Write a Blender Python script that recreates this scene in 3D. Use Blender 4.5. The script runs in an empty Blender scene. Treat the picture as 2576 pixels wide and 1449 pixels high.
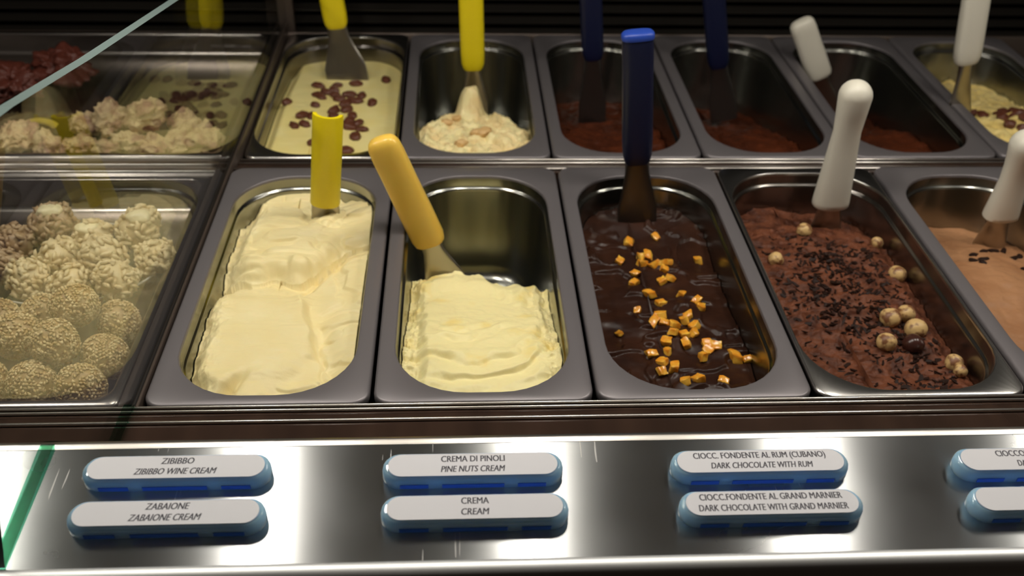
import bpy, bmesh, math, random
import numpy as np
from mathutils import Vector, Matrix

S = bpy.context.scene
C = S.collection
MM = 0.001

# ------------------------------------------------------------------ camera
cam_d = bpy.data.cameras.new('camera')
cam = bpy.data.objects.new('camera', cam_d)
C.objects.link(cam)
cam_d.sensor_width = 36.0
cam_d.sensor_fit = 'HORIZONTAL'
cam_d.lens = 2446.46 / 2576 * 36.0
R = Vector((0.99856556, -0.04773985, 0.02424306))
U = Vector((0.00807059, 0.58180995, 0.81328473))
F = Vector((0.05293095, 0.81192247, -0.58136067))
cam.matrix_world = Matrix(((R.x, U.x, -F.x, 0.06658), (R.y, U.y, -F.y, -0.53472), (R.z, U.z, -F.z, 0.48569), (0, 0, 0, 1)))
cam_d.clip_start = 0.01
cam_d.dof.use_dof = True
cam_d.dof.focus_distance = 0.66
cam_d.dof.aperture_fstop = 8.0
S.camera = cam

# ------------------------------------------------------------------ world, exposure
world = bpy.data.worlds.new('room_dark')
S.world = world
world.use_nodes = True
bg = world.node_tree.nodes['Background']
bg.inputs[0].default_value = (0.9, 0.75, 0.62, 1)
bg.inputs[1].default_value = 0.035
S.view_settings.view_transform = 'Standard'
S.view_settings.look = 'None'
S.view_settings.exposure = 0.0
S.view_settings.gamma = 1.0
S.view_settings.use_curve_mapping = False
S.cycles.use_denoising = True
S.cycles.max_bounces = 8
S.cycles.transparent_max_bounces = 16
S.cycles.caustics_reflective = True
S.cycles.blur_glossy = 0.6
S.cycles.caustics_refractive = False
S.cycles.sample_clamp_indirect = 4.0
LAMP_L = 72.0
LAMP_COL = (1.0, 0.945, 0.85)
LAMP_Y, LAMP_Z = 165, 570
LAMP_X = [-479, -164, 147, 472, 790]

# ------------------------------------------------------------------ materials
def mat(name, col, rough=0.5, metal=0.0, **kw):
    m = bpy.data.materials.new(name)
    m.use_nodes = True
    b = m.node_tree.nodes['Principled BSDF']
    b.inputs['Base Color'].default_value = (*col, 1)
    b.inputs['Roughness'].default_value = rough
    b.inputs['Metallic'].default_value = metal
    for k, v in kw.items():
        b.inputs[k.replace('_', ' ')].default_value = v
    return m

def nd(m, t, **kw):
    n = m.node_tree.nodes.new(t)
    for k, v in kw.items():
        setattr(n, k, v)
    return n

def add_bump(m, scale, strength, dist=0.001, detail=4, stretch=(1, 1, 1), kind='noise'):
    nt = m.node_tree
    b = nt.nodes['Principled BSDF']
    tc = nd(m, 'ShaderNodeTexCoord')
    mp = nd(m, 'ShaderNodeMapping')
    mp.inputs['Scale'].default_value = stretch
    nt.links.new(tc.outputs['Object'], mp.inputs[0])
    if kind == 'noise':
        n = nd(m, 'ShaderNodeTexNoise')
        n.inputs['Detail'].default_value = detail
        out = n.outputs['Fac']
    else:
        n = nd(m, 'ShaderNodeTexVoronoi')
        out = n.outputs['Distance']
    n.inputs['Scale'].default_value = scale
    nt.links.new(mp.outputs[0], n.inputs['Vector'])
    bp = nd(m, 'ShaderNodeBump')
    bp.inputs['Strength'].default_value = strength
    bp.inputs['Distance'].default_value = dist
    nt.links.new(out, bp.inputs['Height'])
    nt.links.new(bp.outputs[0], b.inputs['Normal'])
    return m

def add_mix(m, col2, scale, lo=0.4, hi=0.6, detail=4, stretch=(1, 1, 1), target='Base Color', kind='noise'):
    """vary the colour between the base and col2 by a noise that belongs to the stuff itself"""
    nt = m.node_tree
    b = nt.nodes['Principled BSDF']
    tc = nd(m, 'ShaderNodeTexCoord')
    mp = nd(m, 'ShaderNodeMapping')
    mp.inputs['Scale'].default_value = stretch
    nt.links.new(tc.outputs['Object'], mp.inputs[0])
    n = nd(m, 'ShaderNodeTexNoise')
    n.inputs['Scale'].default_value = scale
    n.inputs['Detail'].default_value = detail
    nt.links.new(mp.outputs[0], n.inputs['Vector'])
    r = nd(m, 'ShaderNodeValToRGB')
    c1 = tuple(b.inputs['Base Color'].default_value)
    lk = b.inputs['Base Color'].links
    r.color_ramp.elements[0].position = lo
    r.color_ramp.elements[1].position = hi
    r.color_ramp.elements[0].color = c1
    r.color_ramp.elements[1].color = (*col2, 1)
    nt.links.new(n.outputs['Fac'], r.inputs['Fac'])
    nt.links.new(r.outputs[0], b.inputs['Base Color'])
    return m

M = {}
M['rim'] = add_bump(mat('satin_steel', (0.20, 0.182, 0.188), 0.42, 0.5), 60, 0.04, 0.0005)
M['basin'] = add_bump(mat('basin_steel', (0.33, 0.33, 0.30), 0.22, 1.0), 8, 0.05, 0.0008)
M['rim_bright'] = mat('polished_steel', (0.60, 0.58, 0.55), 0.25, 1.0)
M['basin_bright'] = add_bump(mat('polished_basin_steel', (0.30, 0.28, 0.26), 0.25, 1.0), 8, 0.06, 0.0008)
M['rail'] = mat('rail_steel', (0.80, 0.75, 0.69), 0.30, 1.0)
M['rail_dark'] = add_mix(mat('dark_reflection_steel', (0.030, 0.017, 0.012), 0.16, 0.0, Specular_IOR_Level=0.5), (0.046, 0.026, 0.018), 5, 0.35, 0.65, 2, (6, 1, 1))  # steel whose dark brown reflection is put into the base colour
M['bed'] = mat('dark_bed', (0.012, 0.010, 0.009), 0.5)
M['slat'] = mat('dark_slat', (0.020, 0.017, 0.014), 0.32, 0.4)
M['post'] = mat('brown_post', (0.10, 0.075, 0.06), 0.4, 0.5)
M['added_light_cover'] = mat('added_cover_grey', (0.36, 0.35, 0.34), 0.5)
M['case'] = mat('case_front', (0.02, 0.017, 0.016), 0.35)
M['strip'] = mat('grey_strip', (0.42, 0.46, 0.48), 0.3, 0.2)
M['lip'] = mat('lip_steel', (0.90, 0.90, 0.89), 0.48, 1.0)

def panel_material():
    m = mat('brushed_steel', (0.62, 0.63, 0.63), 0.30, 1.0, Anisotropic=0.965)
    nt = m.node_tree
    b = nt.nodes['Principled BSDF']
    t = nd(m, 'ShaderNodeTangent', direction_type='UV_MAP', uv_map='UVMap')
    nt.links.new(t.outputs[0], b.inputs['Tangent'])
    tc = nd(m, 'ShaderNodeTexCoord')
    mp = nd(m, 'ShaderNodeMapping')
    mp.inputs['Scale'].default_value = (6, 700, 700)
    nt.links.new(tc.outputs['Object'], mp.inputs[0])
    n = nd(m, 'ShaderNodeTexNoise')
    n.inputs['Scale'].default_value = 1.0
    n.inputs['Detail'].default_value = 3
    nt.links.new(mp.outputs[0], n.inputs['Vector'])
    bp = nd(m, 'ShaderNodeBump')
    bp.inputs['Strength'].default_value = 0.08
    bp.inputs['Distance'].default_value = 0.0003
    nt.links.new(n.outputs['Fac'], bp.inputs['Height'])
    nt.links.new(bp.outputs[0], b.inputs['Normal'])
    # hairline scratches in a few scuffed places
    mp2 = nd(m, 'ShaderNodeMapping')
    mp2.inputs['Rotation'].default_value = (0, 0, math.radians(-32))
    mp2.inputs['Scale'].default_value = (650, 24, 1)
    nt.links.new(tc.outputs['Object'], mp2.inputs[0])
    n3 = nd(m, 'ShaderNodeTexNoise')
    n3.inputs['Scale'].default_value = 1.0
    n3.inputs['Detail'].default_value = 1
    nt.links.new(mp2.outputs[0], n3.inputs['Vector'])
    n4 = nd(m, 'ShaderNodeTexNoise')
    n4.inputs['Scale'].default_value = 11
    n4.inputs['Detail'].default_value = 1
    nt.links.new(tc.outputs['Object'], n4.inputs['Vector'])
    th = nd(m, 'ShaderNodeMath', operation='GREATER_THAN')
    th.inputs[1].default_value = 0.69
    nt.links.new(n3.outputs['Fac'], th.inputs[0])
    th2 = nd(m, 'ShaderNodeMath', operation='GREATER_THAN')
    th2.inputs[1].default_value = 0.60
    nt.links.new(n4.outputs['Fac'], th2.inputs[0])
    mu = nd(m, 'ShaderNodeMath', operation='MULTIPLY')
    nt.links.new(th.outputs[0], mu.inputs[0])
    nt.links.new(th2.outputs[0], mu.inputs[1])
    cm = nd(m, 'ShaderNodeMix', data_type='RGBA')
    cm.inputs[6].default_value = tuple(b.inputs['Base Color'].default_value)
    cm.inputs[7].default_value = (0.9, 0.88, 0.84, 1)
    nt.links.new(mu.outputs[0], cm.inputs[0])
    nt.links.new(cm.outputs[2], b.inputs['Base Color'])
    me_ = nd(m, 'ShaderNodeMapRange')
    me_.inputs['To Min'].default_value = 1.0
    me_.inputs['To Max'].default_value = 0.35
    nt.links.new(mu.outputs[0], me_.inputs['Value'])
    nt.links.new(me_.outputs[0], b.inputs['Metallic'])
    # smudges: rougher patches
    n2 = nd(m, 'ShaderNodeTexNoise')
    n2.inputs['Scale'].default_value = 14
    n2.inputs['Detail'].default_value = 5
    nt.links.new(tc.outputs['Object'], n2.inputs['Vector'])
    mr = nd(m, 'ShaderNodeMapRange')
    mr.inputs['From Min'].default_value = 0.35
    mr.inputs['From Max'].default_value = 0.7
    mr.inputs['To Min'].default_value = 0.27
    mr.inputs['To Max'].default_value = 0.33
    nt.links.new(n2.outputs['Fac'], mr.inputs['Value'])
    nt.links.new(mr.outputs[0], b.inputs['Roughness'])
    return m
M['panel'] = panel_material()

def thin_glass(name, tint, ior=1.5):
    m = bpy.data.materials.new(name)
    m.use_nodes = True
    nt = m.node_tree
    nt.nodes.remove(nt.nodes['Principled BSDF'])
    out = nt.nodes['Material Output']
    tr = nd(m, 'ShaderNodeBsdfTransparent')
    tr.inputs[0].default_value = (*tint, 1)
    gl = nd(m, 'ShaderNodeBsdfGlossy')
    gl.inputs['Roughness'].default_value = 0.0
    fr = nd(m, 'ShaderNodeFresnel')
    fr.inputs['IOR'].default_value = ior
    mx = nd(m, 'ShaderNodeMixShader')
    geo = nd(m, 'ShaderNodeNewGeometry')
    # a thin sheet reflects the same from either side
    sw = nd(m, 'ShaderNodeMix')
    sw.inputs[2].default_value = ior
    sw.inputs[3].default_value = 1.0 / ior
    nt.links.new(geo.outputs['Backfacing'], sw.inputs[0])
    nt.links.new(sw.outputs[0], fr.inputs['IOR'])
    fr2 = fr
    nt.links.new(fr2.outputs[0], mx.inputs[0])
    nt.links.new(tr.outputs[0], mx.inputs[1])
    nt.links.new(gl.outputs[0], mx.inputs[2])
    nt.links.new(mx.outputs[0], out.inputs[0])
    return m
M['glass'] = thin_glass('clear_glass', (0.97, 0.985, 0.975))
M['glass_edge'] = thin_glass('green_glass_edge', (0.10, 0.42, 0.28))
M['glass_top'] = mat('pale_glass_edge', (0.20, 0.26, 0.245), 0.12, 0.0)
M['dish'] = thin_glass('clear_dish', (0.90, 0.90, 0.86), 1.45)
M['dish_rim'] = mat('frosted_dish_rim', (0.55, 0.53, 0.46), 0.15)
M['acrylic'] = mat('blue_acrylic', (0.30, 0.52, 1.0), 0.05, 0.0, Subsurface_Weight=1.0, Subsurface_Radius=(0.8, 0.85, 1.0), Subsurface_Scale=0.03, IOR=1.49)
M['acrylic_reflection'] = mat('deep_blue_reflection', (0.04, 0.14, 0.58), 0.15)  # dark reflection of the label holder, put in as a colour
M['paper'] = mat('label_paper', (0.80, 0.79, 0.82), 0.6)
M['ink'] = mat('label_ink', (0.05, 0.045, 0.06), 0.6)
M['yellow'] = mat('yellow_plastic', (0.78, 0.62, 0.008), 0.35)
M['cream_plastic'] = mat('cream_yellow_plastic', (0.86, 0.56, 0.09), 0.3, 0.0, Subsurface_Weight=0.15, Subsurface_Scale=0.004)
M['blue'] = mat('navy_plastic', (0.003, 0.006, 0.030), 0.4)
M['blue_lit_top'] = mat('lit_navy_plastic', (0.02, 0.06, 0.36), 0.4)  # lighter navy for the handle's top, overhead light put into its colour
M['white'] = mat('white_plastic', (0.72, 0.68, 0.57), 0.40)
M['blade'] = mat('blade_steel', (0.40, 0.37, 0.31), 0.28, 1.0)
M['blade_dark'] = mat('dark_reflection_blade', (0.16, 0.15, 0.14), 0.35, 1.0)  # same blade steel, darkened in colour for its dark reflection

def cream(name, col, col2, rough=0.42, fine=900, bump=0.25, sss=0.05, scale=30, spec=0.35, lo=0.42, hi=0.62):
    m = mat(name, col, rough, 0.0, Subsurface_Weight=sss, Subsurface_Scale=0.003, Specular_IOR_Level=spec)
    add_mix(m, col2, scale, lo, hi, 5)
    add_bump(m, fine, bump, 0.0006, 6)
    return m
M['zab'] = cream('zabaione_cream', (0.85, 0.715, 0.365), (0.87, 0.75, 0.41))
M['crema'] = cream('egg_cream', (0.88, 0.775, 0.39), (0.84, 0.62, 0.15), lo=0.54, hi=0.76, fine=600)
M['rais'] = cream('zibibbo_cream', (0.88, 0.74, 0.29), (0.89, 0.77, 0.34), bump=0.12)
M['pine'] = cream('pine_nut_cream', (0.85, 0.74, 0.39), (0.80, 0.62, 0.30), bump=0.5, scale=55)
M['dark'] = cream('dark_chocolate', (0.026, 0.010, 0.006), (0.040, 0.015, 0.008), rough=0.30, bump=0.12, sss=0.0, spec=0.22)
M['choc'] = cream('milk_chocolate_cream', (0.155, 0.052, 0.025), (0.065, 0.021, 0.011), rough=0.48, fine=350, bump=0.6, sss=0.0, scale=60, spec=0.15)
M['choc_light'] = cream('light_chocolate_cream', (0.40, 0.20, 0.095), (0.35, 0.165, 0.075), rough=0.5, fine=350, bump=0.5, sss=0.0, spec=0.2)
M['choc_red'] = cream('cocoa_cream', (0.085, 0.020, 0.007), (0.055, 0.014, 0.006), rough=0.5, fine=300, bump=0.6, sss=0.0, spec=0.1)
M['strac'] = cream('chip_cream', (0.80, 0.60, 0.20), (0.82, 0.66, 0.28), bump=0.4)
M['raisin'] = add_bump(mat('raisin_skin', (0.115, 0.034, 0.016), 0.42), 350, 0.8, 0.001)
M['orange'] = add_mix(mat('candied_orange', (0.70, 0.27, 0.02), 0.22, 0.0, Subsurface_Weight=0.1, Subsurface_Scale=0.003), (0.84, 0.47, 0.06), 110, 0.42, 0.58)
M['hazel'] = add_mix(mat('hazelnut', (0.62, 0.41, 0.17), 0.45), (0.20, 0.08, 0.03), 130, 0.48, 0.60)
M['hazel_choc'] = mat('coated_hazelnut', (0.05, 0.017, 0.012), 0.25)
M['flake'] = mat('chocolate_flake', (0.020, 0.009, 0.006), 0.5, 0.0, Specular_IOR_Level=0.12)
M['sesame'] = add_mix(mat('sesame_coat', (0.42, 0.27, 0.11), 0.5), (0.28, 0.16, 0.06), 160, 0.5, 0.7)
M['rice'] = add_mix(mat('puffed_rice', (0.72, 0.58, 0.33), 0.45), (0.58, 0.42, 0.20), 90, 0.45, 0.7)
M['rice_brown'] = add_mix(mat('brown_puffed_rice', (0.46, 0.32, 0.18), 0.45), (0.34, 0.21, 0.10), 90)
M['rice_cap'] = mat('white_chocolate', (0.80, 0.70, 0.42), 0.35)
M['mering'] = add_bump(add_mix(mat('meringue', (0.66, 0.49, 0.26), 0.55), (0.42, 0.23, 0.14), 60, 0.46, 0.62), 260, 0.9, 0.003)
M['dark_cake'] = add_bump(mat('dark_red_cake', (0.10, 0.022, 0.012), 0.5), 200, 0.8, 0.002)
M['tray'] = add_bump(mat('tray_steel', (0.40, 0.36, 0.33), 0.26, 1.0), 10, 0.06, 0.0008)
M['lemon'] = mat('lemon_rind', (0.62, 0.46, 0.06), 0.4)
M['lamp_body'] = mat('lamp_housing', (0.05, 0.045, 0.04), 0.4, 0.6)
def emis(name, col, st):
    m = mat(name, (0.8, 0.8, 0.8), 0.5)
    b = m.node_tree.nodes['Principled BSDF']
    b.inputs['Emission Color'].default_value = (*col, 1)
    b.inputs['Emission Strength'].default_value = st
    return m
M['led'] = emis('led_diffuser', LAMP_COL, LAMP_L)
M['floor'] = add_mix(mat('floor_tile', (0.10, 0.075, 0.055), 0.4), (0.07, 0.05, 0.04), 3)
M['wall'] = add_mix(mat('brown_wall', (0.10, 0.06, 0.04), 0.6), (0.08, 0.045, 0.03), 2)

# ------------------------------------------------------------------ mesh helpers (coordinates in millimetres)
def mesh(name, verts, faces, m=None, parent=None, loc=None, sharp=35, smooth=True, midx=None, uv=None):
    me = bpy.data.meshes.new(name)
    v = np.asarray(verts, float) * MM
    me.from_pydata([tuple(p) for p in v], [], [tuple(int(i) for i in f) for f in faces])
    ms = m if isinstance(m, (list, tuple)) else [m]
    for k in ms:
        if k:
            me.materials.append(k)
    if midx is not None:
        me.polygons.foreach_set('material_index', midx)
    if uv is not None:
        l = me.uv_layers.new(name='UVMap')
        for lp in me.loops:
            l.data[lp.index].uv = uv(verts[lp.vertex_index])
    bm = bmesh.new(); bm.from_mesh(me)
    bmesh.ops.recalc_face_normals(bm, faces=bm.faces)
    bm.to_mesh(me); bm.free()
    if smooth:
        me.polygons.foreach_set('use_smooth', [True] * len(me.polygons))
        if sharp:
            me.set_sharp_from_angle(angle=math.radians(sharp))
    me.update()
    o = bpy.data.objects.new(name, me)
    C.objects.link(o)
    if parent:
        o.parent = parent
    if loc is not None:
        o.location = Vector(loc) * MM
    return o

def tag(o, label=None, cat=None, group=None, kind=None):
    if label: o['label'] = label
    if cat: o['category'] = cat
    if group: o['group'] = group
    if kind: o['kind'] = kind
    return o

def thing(name, label, cat, loc=(0, 0, 0), group=None, kind=None, rotz=0):
    o = bpy.data.objects.new(name, None)
    o.empty_display_size = 0.02
    C.objects.link(o)
    o.location = Vector(loc) * MM
    o.rotation_euler = (0, 0, rotz)
    return tag(o, label, cat, group, kind)

class MB:
    def __init__(s):
        s.v = []; s.f = []
    def box(s, x0, x1, y0, y1, z0, z1, b=0):
        if b <= 0:
            k = len(s.v)
            s.v += [(x, y, z) for z in (z0, z1) for y in (y0, y1) for x in (x0, x1)]
            s.f += [tuple(k + i for i in q) for q in ((0, 2, 3, 1), (4, 5, 7, 6), (0, 1, 5, 4), (2, 6, 7, 3), (0, 4, 6, 2), (1, 3, 7, 5))]
        else:
            prof = []
            for cx, cz, a0 in ((x1 - b, z1 - b, 0), (x0 + b, z1 - b, 90), (x0 + b, z0 + b, 180), (x1 - b, z0 + b, 270)):
                for i in range(4):
                    a = math.radians(a0 + 30 * i)
                    prof.append((cx + b * math.cos(a), cz + b * math.sin(a)))
            s.extrude_y(prof, y0, y1)
        return s
    def extrude_y(s, prof, y0, y1):
        k = len(s.v); n = len(prof)
        s.v += [(x, y0, z) for x, z in prof] + [(x, y1, z) for x, z in prof]
        s.f += [(k + i, k + (i + 1) % n, k + n + (i + 1) % n, k + n + i) for i in range(n)]
        s.f += [tuple(k + i for i in range(n)), tuple(k + n + i for i in reversed(range(n)))]
        return s
    def extrude_x(s, prof, x0, x1):
        k = len(s.v); n = len(prof)
        s.v += [(x0, y, z) for y, z in prof] + [(x1, y, z) for y, z in prof]
        s.f += [(k + i, k + (i + 1) % n, k + n + (i + 1) % n, k + n + i) for i in range(n)]
        s.f += [tuple(k + i for i in range(n)), tuple(k + n + i for i in reversed(range(n)))]
        return s
    def rings(s, rings, cap0=False, cap1=False, closed=True):
        k = len(s.v); n = len(rings[0])
        for r in rings:
            s.v += [tuple(p) for p in r]
        for j in range(len(rings) - 1):
            for i in range(n if closed else n - 1):
                i2 = (i + 1) % n
                s.f.append((k + j * n + i, k + j * n + i2, k + (j + 1) * n + i2, k + (j + 1) * n + i))
        if cap0: s.f.append(tuple(k + i for i in reversed(range(n))))
        if cap1: s.f.append(tuple(k + (len(rings) - 1) * n + i for i in range(n)))
        return s
    def build(s, name, m, parent=None, **kw):
        return mesh(name, s.v, s.f, m, parent, **kw)

def rrect(cx, cy, w, d, r, z, n=9, ns=6):
    """rounded rectangle outline, always the same number of points"""
    r = max(0.01, min(r, w / 2 - 0.01, d / 2 - 0.01))
    pts = []
    cs = ((cx + w / 2 - r, cy + d / 2 - r, 0), (cx - w / 2 + r, cy + d / 2 - r, 90), (cx - w / 2 + r, cy - d / 2 + r, 180), (cx + w / 2 - r, cy - d / 2 + r, 270))
    for q, (px, py, a0) in enumerate(cs):
        arc = [(px + r * math.cos(math.radians(a0 + 90 * i / n)), py + r * math.sin(math.radians(a0 + 90 * i / n)), z) for i in range(n + 1)]
        pts += arc
        nx, ny, na = cs[(q + 1) % 4]
        e = (nx + r * math.cos(math.radians(na)), ny + r * math.sin(math.radians(na)))
        for i in range(1, ns):
            t = i / ns
            pts.append((arc[-1][0] + (e[0] - arc[-1][0]) * t, arc[-1][1] + (e[1] - arc[-1][1]) * t, z))
    return pts

# numpy value noise
_P = np.random.RandomState(7).permutation(256)
_P = np.concatenate([_P, _P, _P])
def vn(x, y, seed=0):
    x = np.asarray(x, float) + seed * 13.37; y = np.asarray(y, float) + seed * 7.91
    xi = np.floor(x).astype(int); yi = np.floor(y).astype(int)
    u = x - xi; v = y - yi
    u = u * u * u * (u * (u * 6 - 15) + 10); v = v * v * v * (v * (v * 6 - 15) + 10)
    h = lambda a, b: _P[_P[a & 255] + (b & 255)] / 255.0
    return (h(xi, yi) * (1 - u) + h(xi + 1, yi) * u) * (1 - v) + (h(xi, yi + 1) * (1 - u) + h(xi + 1, yi + 1) * u) * v
def fbm(x, y, o=4, seed=0):
    t = 0; a = 0.5; n = 0
    for i in range(o):
        t = t + a * vn(x * 2 ** i, y * 2 ** i, seed + i); n += a; a *= 0.5
    return t / n - 0.5
def ridge(x, y, o=3, seed=0):
    t = 0; a = 0.5; n = 0
    for i in range(o):
        t = t + a * (1 - abs(2 * vn(x * 2 ** i, y * 2 ** i, seed + i) - 1)); n += a; a *= 0.5
    return t / n
def ss(a, b, x):
    t = np.clip((x - a) / (b - a), 0, 1)
    return t * t * (3 - 2 * t)
# ------------------------------------------------------------------ the setting
tag(MB().box(-2500, 2800, -3000, 2200, -1000, -960).build('floor', M['floor'], sharp=30), kind='structure')
tag(MB().box(-2500, 2800, 2200, 2260, -960, 1700).build('wall_back', M['wall']), kind='structure')
tag(MB().box(-2500, 2800, -3060, -3000, -960, 1700).build('wall_front', M['wall']), kind='structure')

# ------------------------------------------------------------------ the display case
X0, X1 = -760, 1130
case = thing('display_case', 'long stainless steel gelato display case holding the pans, with a sloped tag ledge in front', 'display case', (0, 0, 0))
MB().box(X0, X1, -206, 860, -958, -150).build('case_body', M['case'], case)
MB().box(X0, X1, -3, 770, -150, -138).build('well_floor', M['bed'], case)
# profile of the front rail: two bright beads at rim level, a dark face, a bead, a dark face up to the ledge
def strip(name, prof, m, parent=case, x0=X0, x1=X1, **kw):
    return MB().extrude_x(prof, x0, x1).build(name, m, parent, **kw)
def bead(y, z, r): return [(y + r * math.cos(math.pi * i / 5), z + r * math.sin(math.pi * i / 5)) for i in range(10)]
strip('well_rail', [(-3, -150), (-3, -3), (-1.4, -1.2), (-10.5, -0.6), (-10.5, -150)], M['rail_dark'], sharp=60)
strip('rail_bead', bead(-1.9, 0.1, 1.25), M['rail'], sharp=0)
strip('rail_bead', bead(-6.6, 0.3, 1.35), M['rail'], sharp=0)
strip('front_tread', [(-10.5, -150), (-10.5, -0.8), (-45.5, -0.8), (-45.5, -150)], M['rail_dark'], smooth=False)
strip('rail_bead', bead(-17.8, 0.2, 1.5), M['rail'], sharp=0)
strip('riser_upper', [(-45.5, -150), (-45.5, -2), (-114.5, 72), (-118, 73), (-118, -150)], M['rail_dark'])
strip('ledge_bead', [(-113.5, 70), (-112.7, 74.2), (-114.5, 77.0), (-117.5, 77.5), (-120.5, 76.7), (-120.5, 70)], M['rail'], sharp=60)
LZ = lambda y: 77.0 + (y + 114) * 0.085          # height of the sloped ledge at depth y
v = []; f = []
ys = [-119, -201]
for y in ys:
    for x in (X0, X1):
        v.append((x, y, LZ(y)))
for y in (ys[0], ys[1]):
    for x in (X0, X1):
        v.append((x, y, LZ(y) - 12))
mesh('tag_ledge', v, [(0, 1, 3, 2), (4, 6, 7, 5), (0, 4, 5, 1), (2, 3, 7, 6), (0, 2, 6, 4), (1, 5, 7, 3)], M['panel'], case, smooth=False, uv=lambda p: (p[1] * 0.01, p[0] * 0.01))
zl = LZ(-201)
strip('ledge_lip', [(-200, zl - 14), (-200, zl + 0.2), (-201, zl + 1.2), (-204, zl + 1.5), (-207, zl + .9), (-209, zl - 1.2), (-209.8, zl - 4), (-209.8, zl - 14)], M['lip'], sharp=70)
strip('grey_strip', [(-206, zl - 26), (-206, zl - 13), (-211.5, zl - 13), (-211.5, zl - 26)], M['strip'])
strip('case_front', [(-206, -150), (-206, zl - 26), (-209, zl - 26), (-209, -150)], M['case'])
# bar between the two rows of pans
strip('cross_bar', [(363, -138), (363, -9), (366, -7), (396, -13), (399, -15), (399, -138)], M['rail_dark'], x0=-166, sharp=40)
strip('bar_bead', bead(398.0, -12.0, 1.4), M['rail'], sharp=0, x0=-166)
strip('bar_bead', bead(388.0, -10.5, 1.4), M['rail'], sharp=0, x0=-166)
strip('bar_bead', bead(366.0, -5.6, 1.3), M['rail'], sharp=0, x0=-166)
strip('cross_bar', [(347, -138), (347, -3), (350, -1), (372, -6), (398, -12), (404, -12), (404, -138)], M['tray'], x1=-181.6, sharp=40)
strip('bar_bead', bead(351.0, 0.2, 1.5), M['rail'], sharp=0, x1=-181.6)
strip('bar_bead', bead(377.0, -6.0, 1.4), M['rail'], sharp=0, x1=-181.6)
strip('bar_bead', bead(401.5, -10.8, 1.5), M['rail'], sharp=0, x1=-181.6)
# rear rail and louvred back
strip('rear_rail', [(768, -138), (768, -17), (770, -14), (775, -14), (777, -17), (777, -138)], M['post'], sharp=40)
b = MB()
for k in range(20):
    z = -24 + k * 17.0
    b.extrude_x([(790, z), (790, z + 1.6), (806, z + 11), (808, z + 11), (808, z + 9.0), (792, z)], X0, X1)
b.build('louvre_panel', M['slat'], case, sharp=20)
MB().box(X0, X1, 820, 828, -140, 700).build('back_board', M['bed'], case)
MB().box(-180, -159, 778, 789, -140, 420, 2).build('mullion', M['post'], case)
# divider between dry cakes and gelato
MB().box(-181.5, -177, -2, 772, -138, 1.5, 1.4).build('divider_rail', M['post'], case)
MB().box(-169.0, -166.5, -2, 772, -138, 1.5, 1.0).build('divider_rail', M['post'], case)
MB().box(-177, -169, -2, 772, -138, -7.2).build('divider_slot', M['bed'], case)
MB().box(X0, X1, -60, 828, 700, 712).build('added_light_cover', M['added_light_cover'], case)  # unseen cover, added to block room light and be mirrored in the ledge
# posts that carry the lamp beam, outside the picture
for x in (X0 + 20, X1 - 20):
    MB().box(x - 15, x + 15, LAMP_Y - 12, LAMP_Y + 12, -150, 700, 3).build('lamp_post', M['post'], case)
MB().box(X0, X1, LAMP_Y - 18, LAMP_Y + 18, LAMP_Z + 30, LAMP_Z + 55, 3).build('lamp_beam', M['lamp_body'], case)

for i, x in enumerate(LAMP_X):
    L = thing('led_lamp', 'small rectangular led lamp on the beam over the pans, number %s from the left' % ['one', 'two', 'three', 'four', 'five'][i], 'lamp', (x, LAMP_Y, LAMP_Z + 29.5), 'led lamps over the pans')
    MB().box(-32, 32, -86, 86, -22, 0, 3).build('housing', M['lamp_body'], L)
    MB().box(-16.5, 16.5, -78, 78, -30, -22.2, 0).build('diffuser', M['led'], L)

# glass partition standing on the divider
prof = [(-199, LZ(-199) + 0.5), (-119, 78.4), (-112, 75.5), (-46, 2.4), (-12, 2.4), (0, 2.0), (0, -5.5), (770, -5.5), (770, 120), (289, 199), (70, 236), (-48, 258), (-108, 266)]
gp = thing('glass_partition', 'upright clear glass partition with green edges between the cakes and the gelato', 'glass partition', (-173, 0, 0))
n = len(prof)
mesh('glass_sheet', [(-3.9, y, z) for y, z in prof] + [(3.9, y, z) for y, z in prof], [tuple(range(n)), tuple(range(2 * n - 1, n - 1, -1))], M['glass'], gp, smooth=False)
mesh('polished_edge', [(-3.9, y, z) for y, z in prof] + [(3.9, y, z) for y, z in prof], [(i, (i + 1) % n, n + (i + 1) % n, n + i) for i in range(n) if i not in (5, 6, 7)], [M['glass_edge'], M['glass_top']], gp, smooth=False, midx=[1 if i > 7 else 0 for i in range(n) if i not in (5, 6, 7)])
mesh('dark_bottom_strip', [(-3.7, 0, -7), (3.7, 0, -7), (3.7, 770, -7), (-3.7, 770, -7), (-3.7, 0, -5.4), (3.7, 0, -5.4), (3.7, 770, -5.4), (-3.7, 770, -5.4)], [(0, 1, 2, 3), (4, 5, 6, 7), (0, 1, 5, 4), (1, 2, 6, 5), (2, 3, 7, 6), (3, 0, 4, 7)], M['bed'], gp, smooth=False)  # dark strip in place of the green bottom edge

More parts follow.
